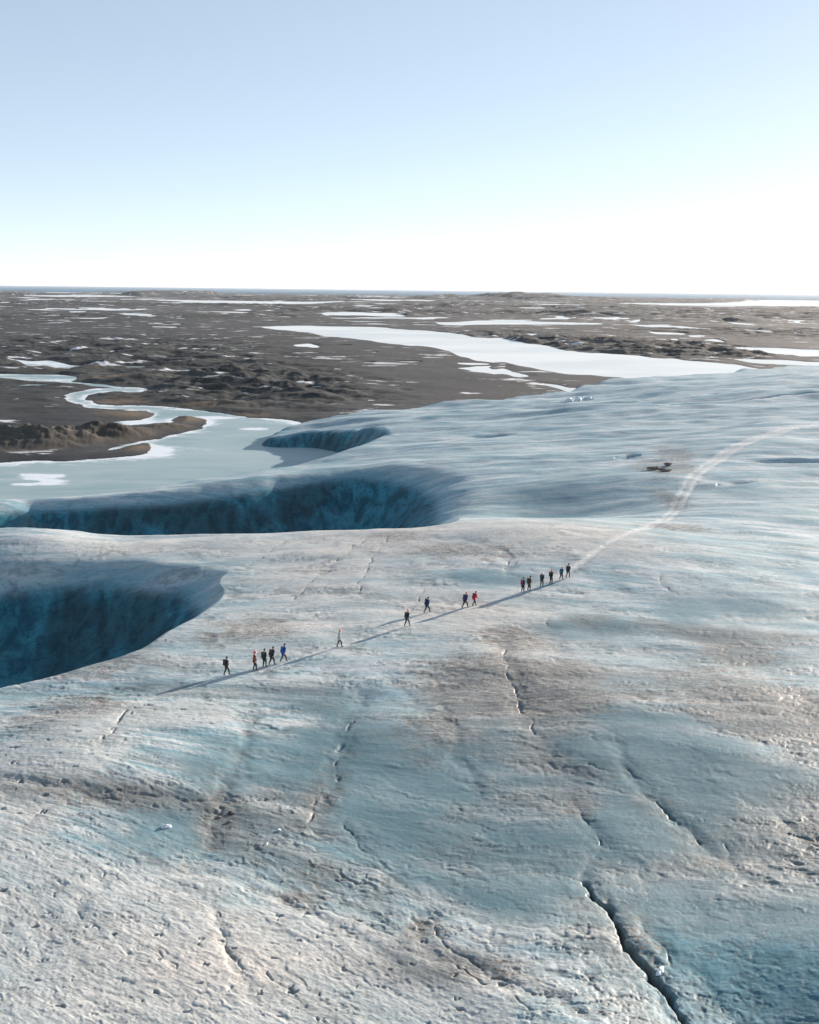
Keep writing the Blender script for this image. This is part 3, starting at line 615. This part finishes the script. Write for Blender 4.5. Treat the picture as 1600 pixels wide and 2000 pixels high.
def person(px, py, head, jacket, trousers, helmet, pack, label, stride=.28, lean=.10, arm=.16, lead=1, h=1.0, long=False, elbow=0.0, pack_h=.5, look=0.0):
    p = hit(px, py)
    root = link(bpy.data.objects.new('person', None)); root.location = p; root.rotation_euler = (0, 0, -head); root.scale = (h, h, h)
    root.empty_display_size = .3
    tag(root, label, 'person', 'hikers walking in line over the ice')
    s = stride; L = lean
    V = []; E = []; Rr = []
    def add(co, r, frm=None):
        V.append(co); Rr.append(r)
        if frm is not None: E.append((frm, len(V)-1))
        return len(V)-1
    pel = add((0, 0, .93), (.13, .10)); wa = add((0, L*.3, 1.08), (.12, .09), pel); ch = add((0, L*.75, 1.28), (.15, .105), wa)
    up = add((0, L*.92, 1.42), (.12, .09), ch); ne = add((0, L*1.05, 1.51), .052, up)
    hd = add((look*.01, L*1.1+.02, 1.60), (.078, .088), ne); cr = add((0, L*1.1+.01, 1.70), (.068, .075), hd)
    add((0, L*1.1+.115, 1.615), .016, hd); add((.083, L*1.1+.01, 1.62), .014, hd); add((-.083, L*1.1+.01, 1.62), .014, hd)
    legs = {}
    for sd in (1, -1):
        f = sd == lead
        x = .10*sd
        k = (x, (s*.62+.05) if f else (-s*.30+.05), .50); a = (x*.9, s if f else -s, .10 if f else .13); t = (x*1.15, (s+.17) if f else (-s+.16), .04 if f else .035)
        hp = add((x*.95, 0, .86), (.095, .095), pel); kn = add(k, .058, hp)
        cf = add(tuple(k[i]*.55+a[i]*.45-(.03 if i == 1 else 0) for i in range(3)), .056, kn); an = add(a, .038, cf); add(t, .03, an)
        legs[sd] = (k, a, t)
    arms = {}
    for sd in (1, -1):
        f = -1 if sd == lead else 1
        sh = (.19*sd, L*.9, 1.41); el = (.25*sd+elbow*.08*sd, L*.6+arm*f*.45-.05, 1.14); wr = (.235*sd+elbow*.02*sd, L*.5+arm*f+.04+elbow*.15, .92+abs(arm)*.15+elbow*.12)
        a = add(sh, (.06, .06), up); b = add(el, .043, a); c = add(wr, .027, b)
        dv = Vector(wr)-Vector(el); dv.normalize(); pm = Vector(wr)+dv*.06; d = add(tuple(pm), (.034, .02), c)
        for q in range(4):
            off = Vector((0, (q-1.5)*.021, 0)); ln = (.065, .075, .07, .055)[q]
            e = add(tuple(pm+off+dv*.045), .0095, d); e2 = add(tuple(pm+off+dv*(.045+ln*.5)+Vector((-sd*.012, .004, 0))), .0085, e)
            add(tuple(pm+off+dv*(.045+ln*.85)+Vector((-sd*.032, .008, 0))), .0075, e2)
        e = add(tuple(pm+Vector((-sd*.005, .035, .02))-dv*.02), .011, d); add(tuple(pm+Vector((-sd*.015, .055, 0))+dv*.02), .009, e)
        arms[sd] = (sh, el, wr)
    skin('body', V, E, Rr, CM((.42, .27, .20), 'skin', .5), root)
    # jacket
    V = []; E = []; Rr = []
    bot = .62 if long else .80
    a0 = add((0, 0.0, .95), (.19, .155)); a1 = add((0, -.01, bot), (.195, .16) , a0); a2 = add((0, L*.3, 1.10), (.15, .12), a0); a3 = add((0, L*.75, 1.29), (.205, .155), a2)
    a4 = add((0, L*.92, 1.42), (.135, .11), a3); add((0, L*1.0, 1.50), (.075, .075), a4)
    for sd in (1, -1):
        sh, el, wr = arms[sd]; b = add(sh, .082, a4); c = add(el, .064, b); add(wr, .045, c)
    skin('jacket', V, E, Rr, CM(jacket, 'jacket cloth'), root)
    V = []; E = []; Rr = []
    c0 = add((0, 0, .93), (.145, .115))
    for sd in (1, -1):
        k, a, t = legs[sd]; b = add((.095*sd, 0, .84), .12, c0); c = add(k, .088, b)
        d = add(tuple(k[i]*.5+a[i]*.5-(.02 if i == 1 else 0) for i in range(3)), .069, c); add((a[0], a[1], a[2]+.04), .058, d)
    skin('trousers', V, E, Rr, CM(trousers, 'trouser cloth'), root)
    for sd in (1, -1):
        k, a, t = legs[sd]; V = []; E = []; Rr = []
        b = add((a[0], a[1], a[2]+.09), .052); c = add((a[0], a[1]-.01, a[2]), .052, b); add((a[0], a[1]-.045, a[2]-.045), .042, c)
        d = add(((a[0]+t[0])/2, (a[1]+t[1])/2, (a[2]+t[2])/2-.01), (.045, .045), c); add((t[0], t[1]+.02, t[2]), (.04, .032), d)
        skin('boot', V, E, Rr, CM((.035, .03, .028), 'boot leather'), root)
    hy = L*1.1+.015
    hm = bm_obj('helmet' if helmet[1] else 'hat', ball(.115, (1.0, 1.15, 1.05), (0, hy, 1.665), cut=-.015), CM(helmet[0], 'helmet shell' if helmet[1] else 'knitted wool', .35 if helmet[1] else .9), root)
    if helmet[1]: bm_obj('brim', ball(.118, (1.05, 1.25, .12), (0, hy+.015, 1.655), 14, 6), CM(helmet[0], 'helmet shell', .35), hm)
    else: bm_obj('bobble', ball(.035, (1, 1, 1), (0, hy, 1.80), 8, 6), CM(helmet[0], 'knitted wool', .9), hm)
    for sd in (1, -1): bm_obj('eye', ball(.011, (1, .6, 1), (.032*sd, hy+.092, 1.63), 8, 6), CM((.03, .02, .015), 'eye', .2), root)
    if pack:
        ph = pack_h; an = -math.atan2(L*.6, .4)
        b = bm_obj('backpack', rbox(.31, .20, ph, (0, L*.55-.235, 1.18+ph*.12), .06, .85, an), CM(pack, 'pack cloth'), root)
        bm_obj('lid', rbox(.29, .21, .11, (0, L*.55-.235+L*.35, 1.18+ph*.62), .045, .9, an), CM(tuple(c*.7 for c in pack), 'pack cloth'), b)
        for sd in (1, -1):
            V = []; E = []; Rr = []
            q0 = add((.10*sd, L*.75-.14, 1.43), (.022, .012)); q1 = add((.11*sd, L*.9-.01, 1.535), (.022, .012), q0); q2 = add((.12*sd, L*.8+.14, 1.36), (.022, .012), q1); add((.14*sd, L*.4+.08, 1.10), (.02, .012), q2)
            skin('strap', V, E, Rr, CM((.02, .02, .022), 'webbing'), b, 1)
    return root
RED, ORG, WHT, BLK = (.75, .07, .03), (.85, .20, .05), (.8, .8, .78), (.02, .02, .025)
HD = math.atan2(35.7, 30.1)
DK = (.028, .026, .030)
PEOPLE = [
 (443,1319,HD,(.055,.035,.035),DK,(BLK,False),(.04,.03,.035),'last walker at the lower left end of the line, alone in dark brown',dict(stride=.22,long=True,lean=.06,arm=.10,elbow=.6)),
 (498,1310,HD+.4,(.20,.035,.015),DK,(RED,True),None,'walker in rust orange jacket with red helmet, leftmost of the rear cluster of four',dict(stride=.12,lean=.03,arm=.05,h=1.06)),
 (517,1303,HD-.3,(.018,.035,.025),(.02,.025,.022),(BLK,False),(.02,.03,.025),'walker in dark green jacket and black hat in the rear cluster of four',dict(stride=.10,lean=.04,arm=.16,elbow=.3)),
 (531,1299,HD,(.04,.03,.032),DK,(BLK,True),(.055,.035,.04),'stooping walker in blackish brown jacket between the green jacket and the bright blue jacket',dict(stride=.24,lean=.18,arm=.14)),
 (554,1293,HD,(.01,.08,.30),(.045,.03,.035),(BLK,False),(.01,.10,.36),'walker with bright blue jacket and pack, front of the rear cluster of four',dict(stride=.28,lean=.14,arm=.16)),
 (663,1264,HD+.2,(.48,.50,.54),(.07,.05,.06),((.75,.12,.06),True),None,'walker in pale grey jacket with red helmet, alone in the middle of the gap',dict(stride=.22,lean=.06,arm=.12,elbow=.5)),
 (795,1223,HD,(.022,.022,.028),DK,(ORG,True),(.03,.03,.035),'walker in black jacket with orange helmet, alone below the one with the tall pack',dict(stride=.26,lean=.12,arm=.2)),
 (834,1197,HD,(.015,.045,.17),DK,(BLK,True),(.022,.02,.03),'walker in blue jacket under a tall black backpack, striding alone',dict(stride=.34,lean=.14,arm=.16,elbow=.6,pack_h=.62)),
 (908,1188,HD,(.02,.024,.085),(.035,.032,.05),(ORG,True),(.03,.03,.11),'tall walker in navy jacket with orange helmet, just behind the red jacket',dict(stride=.34,lean=.18,arm=.1,h=1.04)),
 (926,1183,HD+.15,(.55,.01,.03),(.035,.03,.045),(BLK,True),(.30,.01,.06),'walker in bright red jacket with dark helmet and crimson pack',dict(stride=.30,lean=.20,arm=.22,lead=-1,h=.94)),
 (1021,1157,HD-.1,(.04,.045,.05),(.03,.015,.03),(BLK,False),(.25,.02,.10),'walker with pink backpack and dark hat, rearmost of the six in front',dict(stride=.08,lean=.06,arm=.1)),
 (1033,1154,HD+.3,(.08,.06,.03),(.05,.03,.025),(BLK,False),(.06,.05,.03),'walker in olive brown jacket with forearms raised, next to the pink backpack',dict(stride=.10,lean=.12,arm=.05,elbow=1.6)),
 (1058,1146,HD-.3,(.02,.05,.05),(.06,.035,.03),(WHT,True),(.02,.045,.05),'walker in dark teal green jacket with white helmet and arms spread',dict(stride=.12,lean=.08,arm=.24,elbow=.5)),
 (1076,1141,HD,(.02,.018,.022),(.05,.03,.028),(RED,True),(.02,.02,.025),'walker in long black jacket with red helmet among the six in front',dict(stride=.08,lean=.06,arm=.2,long=True)),
 (1096,1133,HD,(.01,.09,.12),(.06,.035,.03),(BLK,True),(.01,.13,.16),'walker in teal jacket close behind the all black leader',dict(stride=.18,lean=.12,arm=.1,h=.9)),
 (1109,1129,HD-.2,(.018,.016,.028),(.035,.028,.045),(BLK,False),(.02,.018,.03),'all black leader at the upper right head of the line with legs apart',dict(stride=.26,lean=.10,arm=.06)),
]
for a in PEOPLE: person(*a[:8], **a[8])
# ------------------------------------------------------------------ stones and ice blocks
def lump_mesh(name, size, seed, mat, parent=None, chunky=.35):
    bm = bmesh.new(); bmesh.ops.create_icosphere(bm, subdivisions=3, radius=1)
    rnd = random.Random(seed)
    cuts = [(Vector((rnd.uniform(-1, 1), rnd.uniform(-1, 1), rnd.uniform(-.3, 1))).normalized(), rnd.uniform(.55, .85)) for _ in range(9)]
    for q in bm.verts:
        for n, d in cuts:
            e = q.co.dot(n)-d
            if e > 0: q.co -= n*e*.92
        q.co += q.co.normalized()*chunky*.25*float(gnoise(np.array([q.co.x*2.3+seed]), np.array([q.co.y*2.3+q.co.z*1.7]), seed)[0])
        q.co = Vector((q.co.x*size[0], q.co.y*size[1], q.co.z*size[2]))
    return bm_obj(name, bm, mat, parent, False)
def stone_mat(name, a, b, rough=.8):
    s = NT(name); n = s.noise(6, 5, .6); s.bump(n, .6, .05); return s.set(Base_Color=s.mix(n, a, b), Roughness=rough)
ICEB = stone_mat('block ice', (.55, .62, .66), (.74, .76, .77), .45); DIRTY = stone_mat('dirty ice', (.10, .08, .065), (.30, .25, .20)); STONE = stone_mat('dark stone', (.025, .023, .022), (.07, .062, .058))
LUMPS = [
 ('ice_block',(323,1616),(.42,.22,.16),ICEB,'ice block','bright white ice block lying on grey blue ice at the lower left'),
 ('ice_block',(520,1650),(.22,.12,.12),ICEB,'ice block','small white ice block beside the dirty crack in the lower left'),
 ('ice_block',(545,1622),(.14,.1,.1),ICEB,'ice block','tiny white ice block right of the dark rubble in the lower left'),
 ('rubble_stone',(452,1590),(.26,.2,.16),STONE,'stone','black rounded stone topping the rubble at the crossing of two dirty cracks'),
 ('rubble_stone',(428,1597),(.20,.16,.12),DIRTY,'stone','brown stone at the left of the rubble on the crossing of two dirty cracks'),
 ('rubble_stone',(447,1606),(.24,.15,.13),DIRTY,'stone','pale brown stone in front of the black one on the crossing cracks'),
 ('debris_block',(1276,917),(1.5,.6,.35),DIRTY,'debris block','left brown block of dirty ice of three in the debris patch beside the upper path'),
 ('debris_block',(1298,921),(1.3,.7,.45),DIRTY,'debris block','lowest brown block of dirty ice of three in the debris patch beside the upper path'),
 ('debris_block',(1306,909),(1.0,.5,.30),DIRTY,'debris block','uppermost brown block of dirty ice of three in the debris patch beside the upper path'),
 ('ice_block',(1288,1898),(.20,.42,.16),ICEB,'ice block','pale blue ice block wedged in the long dark crevasse'),
 ('ice_lump',(1112,784),(1.9,1.6,1.3),ICEB,'ice lump','left one of three white ice lumps at the glacier edge by the grey plain'),
 ('ice_lump',(1128,783),(1.6,1.4,1.6),ICEB,'ice lump','middle one of three white ice lumps at the glacier edge by the grey plain'),
 ('ice_lump',(1150,780),(2.2,1.5,1.1),ICEB,'ice lump','right one of three white ice lumps at the glacier edge by the grey plain'),
]
for i, (nm, (px, py), sz, mt, cat, lab) in enumerate(LUMPS):
    o = lump_mesh(nm, sz, 7+i, mt, None, 1.6 if nm in ('ice_lump', 'debris_block') else .5); q = hit(px, py); q.z += sz[2]*.25; o.location = q + Vector((0, 0, .25 if nm == 'debris_block' else 0))
    o.rotation_euler = (0, 0, -.6 if nm == 'ice_block' and py > 1800 else random.Random(i).uniform(-.4, .4)); tag(o, lab, cat)
    if nm in ('ice_lump',): o['group'] = 'white ice lumps at the glacier edge'
    if nm == 'debris_block': o['group'] = 'debris blocks beside the upper path'
    if nm == 'rubble_stone': o['group'] = 'rubble on the crossing cracks'
# ------------------------------------------------------------------ haze
bm = bmesh.new(); bmesh.ops.create_cube(bm, size=1)
for q in bm.verts: q.co = Vector((q.co.x*130000, 33000+q.co.y*90000, -15+q.co.z*130))
hz = bpy.data.materials.new('haze'); hz.use_nodes = True; t = hz.node_tree; t.nodes.clear()
vo = t.nodes.new('ShaderNodeVolumePrincipled'); vo.inputs['Color'].default_value = (.86, .93, 1.0, 1); vo.inputs['Density'].default_value = 0.000018; vo.inputs['Anisotropy'].default_value = .2
mo = t.nodes.new('ShaderNodeOutputMaterial'); t.links.new(vo.outputs[0], mo.inputs['Volume'])
o = bm_obj('haze', bm, hz, None, False); tag(o, kind='stuff')
#END#
